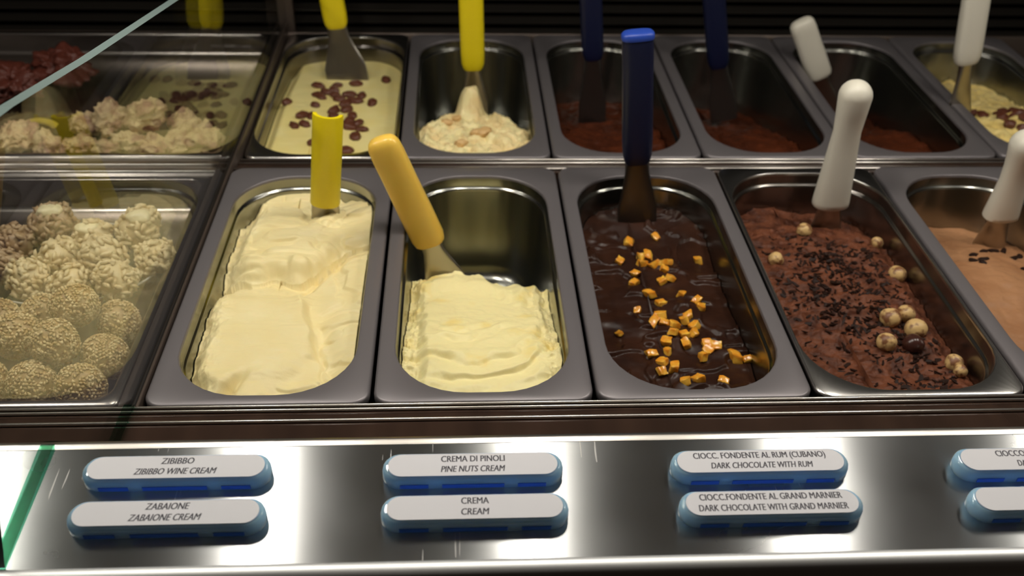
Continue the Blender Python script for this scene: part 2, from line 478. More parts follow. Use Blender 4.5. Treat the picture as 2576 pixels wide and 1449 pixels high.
# ------------------------------------------------------------------ pans
PITCH = 167.0
def pan(x0, y0, z0, label, wide=False, depth=118):
    """steel pan; outer rim 164 x 360 with its near left corner at x0, y0"""
    w, d = (164, 360)
    p = thing('gelato_pan', label, 'gelato pan', (x0 + w / 2, y0, z0), 'steel gelato pans')
    if wide:
        ow, oy0, oy1, r = 157, 8, 347, 58
    else:
        ow, oy0, oy1, r = 137, 11, 341, 56
    od = oy1 - oy0; oc = (oy0 + oy1) / 2
    R_ = lambda ins, z, cr: rrect(0, d / 2, w - 2 * ins, d - 2 * ins, cr, z)
    O_ = lambda ins, z: rrect(0, oc, ow - 2 * ins, od - 2 * ins, r - ins * 0.6, z)
    rim = MB().rings([R_(0.8, -9, 13), R_(0, -8.4, 14), R_(0, -2.2, 14), R_(0.7, -0.7, 13.5), R_(2.2, 0, 12.5), O_(-1.2, 0), O_(-0.4, -0.25), O_(0.0, -1.0), O_(0.2, -3)])
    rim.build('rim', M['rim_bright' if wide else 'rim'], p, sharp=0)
    st = [(0.2, -3), (0.6, -11.5), (1.0, -12.6), (2.4, -13.2), (3.0, -14.2), (3.3, -16), (9, -depth + 16), (11, -depth + 9), (15, -depth + 3), (21, -depth), (24, -depth + 0.6), (40, -depth + 1.2)]
    bs = MB().rings([O_(i, z) for i, z in st], cap1=True)
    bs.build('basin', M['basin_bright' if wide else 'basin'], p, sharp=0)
    p['_open'] = (ow, oy0, oy1, r, w / 2)
    return p

FR = {}
names_front = {-1: 'grey steel pan of zabaione ice cream beside the glass partition, front row',
               0: 'half empty grey steel pan of egg cream ice cream, front row',
               1: 'grey steel pan of glossy dark chocolate with orange cubes, front row',
               2: 'bright thin rimmed steel pan of chocolate ice cream with hazelnuts, front row',
               3: 'steel pan of light chocolate ice cream at the right edge, front row'}
names_back = {-1: 'thin rimmed steel pan of raisin ice cream, back row',
              0: 'steel pan with a lumpy mound of pine nut ice cream, back row',
              1: 'steel pan of dark chocolate behind the navy spatula handle, back row',
              2: 'low filled steel pan of reddish chocolate right of the navy spatula, back row',
              3: 'low filled steel pan of reddish chocolate behind the round headed white spatula, back row',
              4: 'steel pan of yellow ice cream with chocolate chunks, back row far right'}
PX = lambda c: c * PITCH + 1.5
for c, l in names_front.items():
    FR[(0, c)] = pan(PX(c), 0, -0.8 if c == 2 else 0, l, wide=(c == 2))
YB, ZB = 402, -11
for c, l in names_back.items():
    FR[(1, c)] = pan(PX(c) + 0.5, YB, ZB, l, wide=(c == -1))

# ------------------------------------------------------------------ ice cream
HT = {}
def ice(row, c, fn, m, label, nx=120, ny=220, y0=None, y1=None, inset=3.8, zbot=-75, clip=None):
    p = FR[(row, c)]
    ow, oy0, oy1, r, hw = p['_open']
    px, py, pz = (p.location.x * 1000, p.location.y * 1000, p.location.z * 1000)
    a0, a1 = oy0 + inset, oy1 - inset
    y0 = a0 if y0 is None else y0
    y1 = a1 if y1 is None else y1
    rr_ = r - inset * 0.6
    half = ow / 2 - inset
    t = np.linspace(0, 1, ny)
    ty = t
    Y = y0 + (y1 - y0) * ty
    def hwid(y):
        e = np.minimum(y - a0, a1 - y)
        k = np.clip(rr_ - e, 0, rr_)
        return half - rr_ + np.sqrt(np.maximum(rr_ ** 2 - k ** 2, 0))
    s = np.linspace(-1, 1, nx)
    s = np.sign(s) * (1 - (1 - abs(s)) ** 1.25)
    W = hwid(Y)
    XX = W[:, None] * s[None, :]
    YY = np.repeat(Y[:, None], nx, 1)
    ZZ = fn(XX + hw, YY)
    D = 118.0
    taper = lambda z: np.clip((-16 - z) / (D - 32), 0, 1) * 5.7 + 0.25
    e = taper(ZZ)
    oc = (oy0 + oy1) / 2
    kx = 1 - e / half
    ky = 1 - e / ((a1 - a0) / 2)
    v = np.stack([XX * kx, oc + (YY - oc) * ky, ZZ], -1).reshape(-1, 3)
    idx = np.arange(nx * ny).reshape(ny, nx)
    q = np.stack([idx[:-1, :-1], idx[:-1, 1:], idx[1:, 1:], idx[1:, :-1]], -1).reshape(-1, 4)
    f = [tuple(a) for a in q]
    loop = list(idx[0, :]) + list(idx[1:, -1]) + list(idx[-1, -2::-1]) + list(idx[-2:0, 0])
    k = len(v)
    sk = np.stack([XX, YY, ZZ], -1).reshape(-1, 3)[loop]
    zb = np.maximum(np.minimum(sk[:, 2] - 4, zbot), -112)
    e2 = taper(zb) + np.where(zb < -98, 5.5, 0.5)
    sk[:, 0] *= 1 - e2 / half
    sk[:, 1] = oc + (sk[:, 1] - oc) * (1 - e2 / ((a1 - a0) / 2))
    sk[:, 2] = zb
    v = np.concatenate([v, sk])
    L = len(loop)
    f += [(loop[i], k + i, k + (i + 1) % L, loop[(i + 1) % L]) for i in range(L)]
    f.append(tuple(k + i for i in range(L)))
    o = mesh('ice_cream', v, f, m, None, (px, py, pz), sharp=0)
    tag(o, label, 'ice cream', 'ice cream in the pans')
    def height(x, y):
        return float(fn(np.array([[x]], float), np.array([[y]], float))[0, 0]) + pz
    HT[(row, c)] = (height, px - hw, py)
    return o

def f_zab(x, y):
    xw = x + 16 * fbm(x / 34, y / 34, 3, 1); yw = y + 16 * fbm(x / 34, y / 34, 3, 5)
    yc = 186 + 5 * np.sin(x / 8.0) * ss(20, 60, x) - 8 * np.exp(-((x - 62) / 20) ** 2) + 58 * ss(88, 138, x) + 7 * fbm(x / 30, y / 60, 2, 9)
    d = yw - yc
    bulge = ss(125, 80, x) * ss(18, 50, x)
    back = -24 + (9 + 6 * bulge) * (1 - np.exp(-(np.maximum(d, 0) / 10) ** 1.6)) - 9 * ss(50, 140, d) + 4 * np.exp(-((d - 26) / 18) ** 2) * bulge
    back = back + 2.6 * np.sin((d + 0.3 * xw) / 13) * ss(20, 50, d) * ss(130, 70, d) - 4 * np.exp(-((d - 52 - .2 * (x - 80)) / 4) ** 2) * ss(95, 120, x)
    front = -25 + 12 * ss(2, 36, -d)
    e = xw - (113 - 0.12 * (y - 100) + 6 * np.sin(y / 30))
    front = front - 9 * ss(-6, 4, e) * ss(20, 50, y) + 4.5 * ss(4, 26, e)
    arc = ((xw - 64) / 50) ** 2 + ((yw - 112) / 76) ** 2
    front = front - 7.0 * ss(0.7, 1.35, arc) * ss(3, -3, e)
    fold = np.sin((yw - 0.28 * xw) / 5.5)
    front = front + 2.6 * fold * ss(66, 40, y) * ss(30, 60, x) - 5 * ss(48, 14, y)
    nb = np.exp(-((xw - 50 - .5 * (y - 30)) / 6) ** 2) * ss(64, 40, y)
    front = front - 10 * nb
    h = np.where(d > 0, back, front)
    crumb = ridge(x / 7, y / 7, 3, 3) - 0.5
    h = h + crumb * 3 * np.exp(-abs(d + 8) / 5)
    h = h - 10 * ss(34, 20, xw) + crumb * 3 * ss(46, 24, x) + 5 * fbm(x / 16, y / 15, 3, 17) * ss(50, 26, x)
    h = h + 4.0 * fbm(x / 40, y / 26, 4, 11) + 1.5 * fbm(x / 16, y / 4.5, 3, 21)
    h = h - 3.0 * ss(0.62, 0.84, ridge(xw / 42, yw / 24, 2, 15)) * ss(0.9, 1.3, arc)
    h = h + 4 * ss(118, 146, x)
    return np.minimum(h, -5)

def f_crema(x, y):
    xw = x + 16 * fbm(x / 36, y / 36, 3, 31); yw = y + 16 * fbm(x / 36, y / 36, 3, 35)
    yc = 208 + 16 * np.sin((x - 20) / 26) + 10 * fbm(x / 10, y / 50, 3, 37) + 10 * ss(110, 140, x) + 14 * ss(34, 22, x)
    prof = -11 - 30 * ss(60, 215, y) - 3 * ss(40, 12, y)
    h = prof + 5 * np.exp(-((y - yc + 16) / 12) ** 2)
    rr_ = np.sqrt(((xw - 62) / 1.15) ** 2 + ((yw - 175) / 1.45) ** 2)
    sw = np.sin(rr_ / 5.2 + 2 * fbm(x / 30, y / 30, 2, 39))
    saw = ((rr_ / 19 + 1.7 * fbm(x / 42, y / 42, 3, 39)) % 1.0)
    h = h + 5.5 * (saw ** 1.3 - ss(.72, 1, saw) * saw ** 1.3 - .3) * ss(30, 58, rr_) * ss(.35, .75, vn(x / 34, y / 30, 43))
    h = h + 1.3 * np.sin(rr_ / 1.9 + 5 * fbm(x / 24, y / 24, 3, 44)) * ss(20, 50, rr_) * vn(x / 20, y / 16, 46)
    h = h + 9 * np.exp(-((x - 118) / 14) ** 2 - ((y - 222) / 12) ** 2)
    h = h + 5 * fbm(x / 26, y / 20, 4, 45) + 0.9 * fbm(x / 18, y / 7, 3, 47)
    cr = ridge(x / 10, y / 10, 3, 51) - 0.5
    h = h + 7 * cr * (ss(124, 142, x) + ss(38, 24, x))
    h = h - 9 * ss(36, 22, xw) - 6 * ss(128, 145, xw)
    fall = ss(0, 20, yw - yc)
    h = h * (1 - fall) + (-104) * fall + 10 * cr * fall * ss(1, 0.3, fall)
    return h

def f_dark(x, y):
    xw = x + 26 * fbm(x / 48, y / 48, 3, 61); yw = y + 26 * fbm(x / 48, y / 48, 3, 65)
    h = -45 + 8 * ss(240, 330, y) + 5 * fbm(x / 50, y / 50, 3, 63)
    sw = np.sin((yw + 0.5 * xw) / 8.5)
    h = h + 1.7 * sw * (0.4 + 0.9 * vn(x / 40, y / 40, 67)) + 1.5 * ss(0.66, 0.82, ridge(xw / 30, yw / 22, 2, 69)) * 2
    h = h - 7 * np.exp(-((x - 70) / 42) ** 2 - ((y - 292) / 18) ** 2)
    return h + 0.9 * fbm(x / 12, y / 7, 3, 71)

def f_choc(x, y):
    xw = x + 16 * fbm(x / 30, y / 30, 3, 81); yw = y + 16 * fbm(x / 30, y / 30, 3, 85)
    h = -40 - 12 * ss(250, 335, y) + 10 * np.exp(-((x - 95) / 55) ** 2 - ((y - 190) / 90) ** 2) + 9 * ss(120, 30, x) * ss(60, 180, y) - 6 * ss(140, 160, x)
    h = h + 7 * ridge(xw / 34, yw / 20, 4, 83) + 5 * fbm(x / 12, y / 8, 4, 87) + 2.5 * (ridge(x / 8, y / 6, 3, 88) - .5) + 10 * ss(70, 15, y)
    return h

def f_last(x, y):
    h = -40 - 40 * ss(180, 330, y) * 0.55 + 16 * np.exp(-((x - 70) / 60) ** 2 - ((y - 200) / 90) ** 2) + 6 * fbm(x / 40, y / 40, 4, 91) + 3 * fbm(x / 12, y / 8, 4, 93)
    return h

def f_raisin(x, y):
    h = -20 - 12 * ss(150, 335, y) + 3 * fbm(x / 60, y / 50, 3, 101) + 0.6 * fbm(x / 20, y / 6, 3, 103) - 9 * ss(22, 8, x)
    return h + 4 * ss(40, 10, y)

def f_pine(x, y):
    r2 = np.sqrt(((x - 83) / 92) ** 2 + ((y - 70) / 128) ** 2)
    h = -14 - 76 * ss(0.55, 1.5, r2)
    h = h + 34 * np.exp(-(((x - 78) / 16) ** 2 + ((y - 160) / 22) ** 2) ** 2.2) - 6 * ss(60, 160, y)
    cr = ridge(x / 20, y / 20, 4, 111) - 0.5
    return h + 14 * cr + 9 * fbm(x / 9, y / 9, 3, 113)

def f_low(seed, lv, back):
    def fn(x, y):
        h = lv + back * ss(80, 330, y) + 12 * fbm(x / 40, y / 40, 4, seed) + 8 * (ridge(x / 22, y / 18, 3, seed + 5) - 0.5)
        return h
    return fn

def f_strac(x, y):
    h = -22 - 34 * ss(60, 320, y) + 18 * np.exp(-((x - 80) / 50) ** 2 - ((y - 90) / 70) ** 2)
    return h + 10 * (ridge(x / 24, y / 24, 3, 131) - 0.5) + 6 * fbm(x / 12, y / 12, 3, 133) - 10 * ss(36, 20, x)

ice(0, -1, f_zab, M['zab'], 'pale yellow folded zabaione ice cream filling the pan beside the glass partition', 200, 420)
ice(0, 0, f_crema, M['crema'], 'swirled cream coloured ice cream in the half empty pan', 200, 420, y1=262, zbot=-108)
ice(0, 1, f_dark, M['dark'], 'glossy dark chocolate ice cream scattered with candied orange cubes', 150, 300)
ice(0, 2, f_choc, M['choc'], 'rough brown chocolate ice cream topped with hazelnuts and flakes', 190, 380)
ice(0, 3, f_last, M['choc_light'], 'light brown chocolate ice cream at the right edge of the photo', 120, 260)
ice(1, -1, f_raisin, M['rais'], 'smooth yellow ice cream scattered with raisins in the back row', 120, 240)
ice(1, 0, f_pine, M['pine'], 'lumpy peaked cream ice cream with toasted bits in the back row', 140, 240, y1=240, zbot=-105)
ice(1, 1, f_low(141, -38, -50), M['choc_red'], 'dark chocolate ice cream behind the navy spatula handle in the back row', 90, 180)
ice(1, 2, f_low(151, -45, -55), M['choc_red'], 'reddish chocolate ice cream in the third back pan from the right', 90, 180)
ice(1, 3, f_low(161, -45, -55), M['choc_red'], 'reddish chocolate ice cream behind the round headed white spatula', 90, 180)
ice(1, 4, f_strac, M['strac'], 'yellow ice cream with chocolate chunks in the far right back pan', 110, 200)

M['toast'] = mat('toasted_nut', (0.66, 0.42, 0.17), 0.5)
M['sesame_seed'] = add_mix(mat('sesame_seed', (0.72, 0.56, 0.30), 0.4), (0.50, 0.33, 0.13), 140)

# ------------------------------------------------------------------ toppings
rnd = random.Random(4)
def ico(sub, seed=None, amp=0.0, freq=1.0, scale=(1, 1, 1), r=1.0):
    bm = bmesh.new()
    bmesh.ops.create_icosphere(bm, subdivisions=sub, radius=1.0)
    v = np.array([p.co[:] for p in bm.verts]); f = [tuple(q.index for q in p.verts) for p in bm.faces]
    bm.free()
    if seed is not None:
        n = (fbm(v[:, 0] * freq + 5, v[:, 1] * freq + 9, 3, seed) + fbm(v[:, 1] * freq + 3, v[:, 2] * freq, 3, seed + 3) + fbm(v[:, 2] * freq, v[:, 0] * freq + 7, 3, seed + 6))
        v = v * (1 + amp * n)[:, None]
    return v * np.array(scale) * r, f
def protos(name, build, k):
    out = []
    for i in range(k):
        v, f, m, sharp = build(i)
        o = mesh(name, v, f, m, None, sharp=sharp)
        out.append(o.data)
        bpy.data.objects.remove(o)
    return out
def place(name, data, loc, rot, sc, label, cat, group):
    o = bpy.data.objects.new(name, data)
    C.objects.link(o)
    o.location = Vector(loc) * MM
    o.rotation_euler = rot
    o.scale = (sc, sc, sc)
    return tag(o, label, cat, group)
def spot(key, x, y, lift=0):
    h, ox, oy = HT[key]
    return (ox + x, oy + y, h(x, y) + lift)

ORD = ['', 'first', 'second', 'third', 'fourth', 'fifth', 'sixth', 'seventh', 'eighth', 'ninth', 'tenth', 'eleventh', 'twelfth', 'thirteenth', 'fourteenth', 'fifteenth']
def rows(pts, what, on, depth):
    """labels by row from the pan's near end and by place in that row"""
    o = sorted(range(len(pts)), key=lambda i: pts[i][1])
    rr_, cur = [], []
    for i in o:
        if cur and pts[i][1] - pts[cur[0]][1] > depth:
            rr_.append(cur); cur = []
        cur.append(i)
    rr_.append(cur)
    out = {}
    for r, q in enumerate(rr_):
        q.sort(key=lambda i: pts[i][0])
        rw = 'the nearest row' if r == 0 else 'the farthest row' if r == len(rr_) - 1 else 'the %s row from the front' % ORD[r + 1]
        for k, i in enumerate(q):
            at = 'alone in' if len(q) == 1 else ('leftmost in' if k == 0 else 'rightmost in' if k == len(q) - 1 else '%s from left in' % ORD[k + 1])
            out[i] = '%s %s %s on %s' % (what, at, rw, on)
    return out
def cube_mesh(i):
    r = random.Random(50 + i)
    bm = bmesh.new(); bmesh.ops.create_cube(bm, size=1.0)
    bmesh.ops.subdivide_edges(bm, edges=bm.edges[:], cuts=2, use_grid_fill=True); bmesh.ops.bevel(bm, geom=[e for e in bm.edges if e.calc_face_angle(0) > .5], offset=0.10, segments=2, profile=0.6, affect='EDGES')
    v = np.array([p.co[:] for p in bm.verts]); f = [tuple(q.index for q in p.verts) for p in bm.faces]; bm.free()
    sh = np.array([[1, r.uniform(-.35, .35), 0], [r.uniform(-.3, .3), 1, r.uniform(-.3, .3)], [0, r.uniform(-.3, .3), 1]])
    v = (v @ sh) * np.array([r.uniform(7, 10), r.uniform(5.5, 8.5), r.uniform(5, 7.5)])
    v += 2.2 * np.stack([fbm(v[:, 1] / 4, v[:, 2] / 4, 2, i), fbm(v[:, 0] / 4, v[:, 2] / 4, 2, i + 3), fbm(v[:, 0] / 4, v[:, 1] / 4, 2, i + 5)], -1)
    return v, f, M['orange'], 50
PC = protos('candied_orange_cube', cube_mesh, 6)
CUBES = [(53, 245), (75, 254), (75, 243), (84, 258), (97, 291), (67, 279), (100, 248), (95, 233), (87, 241), (66, 228), (63, 213), (99, 220), (90, 215), (131, 248), (104, 192), (73, 188), (115, 178), (118, 170), (82, 176), (59, 168), (78, 158), (70, 145), (78, 143), (38, 136), (88, 142), (99, 152), (107, 145), (103, 156), (84, 128), (77, 121), (94, 128), (103, 131), (94, 117), (76, 108), (61, 102), (112, 115), (119, 112), (105, 99), (111, 108), (133, 99), (143, 96), (68, 91), (66, 80), (77, 84), (84, 69), (95, 71), (116, 68)]
SOLO = {4: 'candied orange cube nearest the navy spatula blade on the dark chocolate', 13: 'lone candied orange cube by the far right wall of the dark chocolate pan',
        14: 'single orange cube right of centre on the dark chocolate', 19: 'small pale orange cube standing alone left of the middle of the dark chocolate', 23: 'candied orange cube nearest the left wall of the dark chocolate pan',
        34: 'lone orange cube at the lower left of the dark chocolate', 39: 'large orange cube at the lower right of the dark chocolate', 40: 'orange cube nearest the right wall at the front of the dark chocolate pan',
        46: 'low orange cube at the front right edge of the dark chocolate', 0: 'leftmost candied orange cube of the group below the navy spatula', 15: 'orange cube standing alone in the middle of the dark chocolate'}
CL = rows(CUBES, 'candied orange cube', 'dark chocolate', 13)
for i, (x, y) in enumerate(CUBES):
    big = 1.0 if i not in (19, 9, 23, 40) else 0.8
    if i in (8, 6, 21, 24, 39): big = 1.15
    place('candied_orange_cube', PC[i % 6], spot((0, 1), x, y, 1.6), (rnd.uniform(-.5, .5), rnd.uniform(-.5, .5), rnd.uniform(0, 6.3)), big * rnd.uniform(.85, 1.05),
          SOLO.get(i, CL[i]), 'orange cube', 'candied orange cubes on the dark chocolate')

def raisin_mesh(i):
    v, f = ico(4, 200 + i, 0.28, 1.6, (1, 0.72, 0.5), 8.0)
    w = ridge(v[:, 0] / 3.2, v[:, 1] / 3.2, 2, 210 + i) - .5
    v = v * (1 + 0.16 * w)[:, None]
    return v, f, M['raisin'], 0
PR = protos('raisin', raisin_mesh, 5)
RAIS = [(52, 239), (75, 243), (65, 216), (74, 222), (54, 207), (60, 199), (77, 204), (83, 191), (56, 173), (80, 155), (94, 205), (110, 200), (99, 191), (125, 180), (92, 175), (105, 184), (95, 158), (44, 142), (56, 140), (38, 115), (50, 118), (104, 140), (101, 122), (113, 119), (104, 109), (118, 104), (112, 85), (99, 249), (137, 263), (20, 183), (65, 71), (105, 52), (82, 139)]
SOLO = {28: 'lone raisin near the far right corner of the yellow raisin ice cream', 29: 'lone raisin against the left wall of the raisin ice cream pan', 13: 'lone raisin right of the main cluster on the raisin ice cream',
        19: 'leftmost raisin of the long pair at the front left of the raisin ice cream', 20: 'right raisin of the long pair at the front left of the raisin ice cream', 8: 'round raisin lying alone left of centre on the raisin ice cream',
        26: 'lone raisin at the front right of the raisin ice cream, above the cream yellow handle', 27: 'raisin touching the spatula blade in the raisin ice cream', 30: 'raisin half hidden left of the flat yellow handle',
        31: 'raisin at the front edge of the raisin ice cream right of the flat yellow handle'}
RL = rows(RAIS, 'raisin', 'yellow ice cream', 15)
for i, (x, y) in enumerate(RAIS):
    place('raisin', PR[i % 5], spot((1, -1), x, y, 1.8), (rnd.uniform(-.2, .2), rnd.uniform(-.2, .2), rnd.uniform(0, 3.1)), rnd.uniform(.85, 1.1),
          SOLO.get(i, RL[i]), 'raisin', 'raisins on the back row ice cream')

def hazel_mesh(i):
    v, f = ico(4, 240 + i, 0.06, 1.2, (1, 1, 0.95), 8.2)
    v[:, 2] += np.where(v[:, 2] > 5, (v[:, 2] - 5) * 0.35, 0)
    return v, f, M['hazel'] if i < 3 else M['hazel_choc'], 0
PH = protos('hazelnut', hazel_mesh, 4)
HZ = [(74, 273, 'pale hazelnut at the far left of the chocolate ice cream, below the white spatula', 0.95), (163, 261, 'small half buried hazelnut near the far right of the chocolate ice cream', 0.75),
      (30, 218, 'hazelnut against the left wall of the chocolate ice cream pan', 0.9), (166, 206, 'hazelnut by the right wall halfway along the chocolate ice cream', 1.05),
      (111, 132, 'leftmost hazelnut of the front cluster of four on chocolate', 1.15), (128, 140, 'rearmost hazelnut of the front cluster of four on chocolate', 1.0),
      (127, 116, 'large oval hazelnut in the middle of the front cluster of four on chocolate', 1.2), (95, 99, 'hazelnut nearest the front left of the cluster on chocolate', 1.05),
      (118, 97, 'chocolate coated dark hazelnut beside the front cluster', 1.15), (152, 76, 'chocolate smeared hazelnut at the front right wall of the pan', 0.95), (151, 64, 'small hazelnut below the smeared one at the front right wall', 0.7)]
for i, (x, y, l, sc) in enumerate(HZ):
    x = min(x, 146)
    place('hazelnut', PH[3 if i == 8 else i % 3], spot((0, 2), x, y, 3.2), (rnd.uniform(-1, 1), rnd.uniform(-1, 1), rnd.uniform(0, 6)), sc, l, 'hazelnut', 'hazelnuts on the chocolate ice cream')

# fine chocolate shavings: nobody could count them
def flakes(key, name, label, n, region, seed, size=(2.5, 10)):
    r = random.Random(seed); b = MB()
    h, ox, oy = HT[key]
    for _ in range(n):
        x, y = region(r)
        z = h(x, y)
        l = r.uniform(*size); w = l * r.uniform(.18, .5); t = 0.7
        a = r.uniform(0, 3.14); tl = r.uniform(-.4, .4); tw = r.uniform(-.5, .5)
        m = Matrix.Rotation(a, 3, 'Z') @ Matrix.Rotation(tl, 3, 'Y') @ Matrix.Rotation(tw, 3, 'X')
        k = len(b.v)
        for q in ((-1, -.6, -1), (.2, -1, -1), (1, -.2, -1), (.7, .7, -1), (-.6, .9, -1), (-1, -.6, 1), (.2, -1, 1), (1, -.2, 1), (.7, .7, 1), (-.6, .9, 1)):
            p = m @ Vector((q[0] * l / 2, q[1] * w / 2, q[2] * t / 2))
            b.v.append((ox + x + p.x, oy + y + p.y, z + 0.5 + p.z))
        b.f += [tuple(k + i for i in (4, 3, 2, 1, 0)), tuple(k + 5 + i for i in range(5))] + [(k + i, k + (i + 1) % 5, k + 5 + (i + 1) % 5, k + 5 + i) for i in range(5)]
    o = b.build(name, M['flake'], None, smooth=False)
    return tag(o, label, 'chocolate shavings', None, 'stuff')
def rg_choc(r):
    while True:
        x, y = r.uniform(22, 143), r.uniform(25, 270)
        p = math.exp(-((x - 95 + (y - 200) * .15) / 34) ** 2 - ((y - 225) / 34) ** 2) + .9 * math.exp(-((x - 70) / 32) ** 2 - ((y - 160) / 28) ** 2) + .9 * math.exp(-((x - 110) / 34) ** 2 - ((y - 118) / 36) ** 2) + .5 * math.exp(-((x - 120) / 30) ** 2 - ((y - 50) / 20) ** 2) + .10
        if y < 64 and ((x - 82) / 58) ** 2 + ((y - 64) / 42) ** 2 > 1: continue
        if r.random() < p: return x, y
flakes((0, 2), 'chocolate_shavings', 'dark chocolate shavings strewn over the hazelnut chocolate ice cream', 900, rg_choc, 3)
LF = [(88, 255), (70, 241), (74, 230), (122, 248), (110, 239), (107, 213), (101, 259), (115, 265), (60, 225), (66, 218)]
FL = rows(LF, 'dark flake', 'light chocolate', 12)
for i, (x, y) in enumerate(LF):
    v, f = ico(2, 300 + i, 0.8, 2.0, (1, .5, .25), 5.5)
    o = mesh('chocolate_flake', v, f, M['flake'], None, spot((0, 3), x, y, 0.6), sharp=30)
    o.rotation_euler = (0, 0, rnd.uniform(0, 3))
    tag(o, FL[i], 'chocolate flake', 'flakes on the light chocolate ice cream')
CH = [(52, 150), (60, 122), (84, 133), (98, 183), (106, 176), (88, 118), (53, 91), (64, 79), (48, 168), (72, 100), (80, 165), (100, 150)]
KL = rows(CH, 'dark chunk', 'chunk strewn gelato', 20)
for i, (x, y) in enumerate(CH):
    v, f = ico(2, 320 + i, 0.7, 1.5, (1, .8, .6), 7.5)
    o = mesh('chocolate_chunk', v, f, M['raisin'], None, spot((1, 4), x, y, 2), sharp=30)
    o.rotation_euler = (0, 0, rnd.uniform(0, 3))
    tag(o, KL[i], 'chocolate chunk', 'chunks on the far right back ice cream')
PB = [(90, 80, 1.2), (50, 112, .7), (66, 48, .8), (62, 130, .6)]
for i, (x, y, sc) in enumerate(PB):
    v, f = ico(3, 340 + i, 0.7, 1.7, (1, .8, .6), 9 * sc)
    o = mesh('toasted_nut_piece', v, f, M['toast'], None, spot((1, 0), x, y, 0.5), sharp=0)
    tag(o, ['largest toasted nut piece in the middle of the lumpy cream mound', 'toasted nut piece on the left side of the lumpy cream mound', 'toasted nut piece at the front of the lumpy cream mound', 'toasted nut piece below the peak of the lumpy cream mound'][i], 'nut piece', 'nut pieces in the back row cream')

# ------------------------------------------------------------------ spatulas
def frame(a, b):
    a, b = Vector(a), Vector(b)
    d = (b - a).normalized()
    w = (Vector((1, 0, 0)) - d * d.x).normalized()
    return a, b, d, w, d.cross(w)        # n points away from the camera for an upright handle? (d x w)
def sect(o, w, n, pts):
    return [tuple(o + w * p[0] + n * p[1]) for p in pts]
def sup(hw, hn, e=3.0, k=28):
    out = []
    for i in range(k):
        t = 2 * math.pi * i / k
        c, s_ = math.cos(t), math.sin(t)
        out.append((hw * math.copysign(abs(c) ** (2 / e), c), hn * math.copysign(abs(s_) ** (2 / e), s_)))
    return out
def spatula(label, bot, top, tip, kind, m, wb, wt, blade_w=(24, 40), cap=None):
    T = thing('gelato_spatula', label, 'spatula', tip, 'gelato spatulas')
    base = Vector(tip)
    a, b, d, w, n = frame(bot, top)
    L = (b - a).length
    O = lambda t: a + d * (t * L) - base
    hb = MB()
    if kind == 'channel':
        def cs(t, hw, th):
            k = 14; pts = []
            for i in range(k + 1):
                ang = math.pi * (1 + i / k)
                pts.append((hw * math.cos(ang), hw * 0.72 * math.sin(ang)))
            for i in range(k, -1, -1):
                ang = math.pi * (1 + i / k)
                pts.append(((hw - th) * math.cos(ang), (hw - th) * 0.72 * math.sin(ang) + 0.3))
            # convex side towards the front of the case
            sgn = -1 if n.y > 0 else 1
            return sect(O(t), w, n, [(x, -sgn * y) for x, y in pts])
        hb.rings([cs(0, wb / 2, 3.8), cs(0.012, wb / 2 + .4, 4), cs(0.5, (wb + wt) / 4 + .2, 4), cs(0.985, wt / 2 + .2, 4), cs(1, wt / 2 - .4, 3.4)], True, True)
    elif kind == 'rounded':
        prof = [(0, .55), (.01, .75), (.03, .9), (.08, .99), (.3, 1), (.6, .97), (.85, .97), (.93, .93), (.965, .82), (.985, .65), (.996, .4), (1, .12)]
        hb.rings([sect(O(t), w, n, sup((wb + (wt - wb) * t) / 2 * k, (wb + (wt - wb) * t) / 2 * .62 * k, 2.8)) for t, k in prof], True, True)
    elif kind == 'paddle':
        r = wt / 2
        rb = wb / 2
        prof = [(0, rb * .9), (.012, rb), (.05, rb), (.25, rb * .90), (.45, rb * .80), (.62, r * .86), (.76, r * .93)]
        for i in range(0, 9):
            an = math.pi / 2 * i / 8
            prof.append((1 - r * (1 - math.sin(an)) / L, r * max(.06, math.cos(an))))
        hb.rings([sect(O(t), w, n, sup(k, k * (.72 + .28 * max(0, (t - .6) / .4)), 2.3)) for t, k in prof], True, True)
    else:  # flat bar
        prof = [(0, .7), (.02, .82), (.08, .96), (.2, 1), (.9, 1), (.975, .96), (.995, .86), (1, .7)]
        hb.rings([sect(O(t), w, n, sup((wb + (wt - wb) * t) / 2 * k, (wb + (wt - wb) * t) / 2 * .55 * k, 3.2)) for t, k in prof], True, True)
    hb.build('handle', m, T, sharp=50)
    if cap:
        cb = MB()
        prof = [(.955, 1.03), (.965, 1.06), (.99, 1.04), (1.003, .92), (1.008, .6)]
        cb.rings([sect(O(t), w, n, sup(wt / 2 * k, wt / 2 * .56 * k, 3.0)) for t, k in prof], True, True)
        cb.build('lit_top_end', cap, T, sharp=50)
    # steel blade from inside the handle down to the tip
    a2, b2, d2, w2, n2 = frame(tip, tuple(a + d * 6))
    L2 = (b2 - a2).length
    bl = MB()
    w0, w1 = blade_w
    pr = [(0, w1 * .46, .6), (.03, w1 / 2, .7), (.35, w1 / 2, 1.0), (.62, (w0 * .62 + w1 * .38) / 2, 1.5), (.8, w0 / 2 * 1.03, 2.4), (.9, w0 / 2, 3.4), (1, w0 / 2 * .98, 4.5)]
    bl.rings([sect(a2 + d2 * (t * L2) - base, w2, n2, sup(x, y, 2.6, 20)) for t, x, y in pr], True, True)
    bl.build('blade', M['blade_dark' if m is M['blue'] else 'blade'], T, sharp=50)
    return T

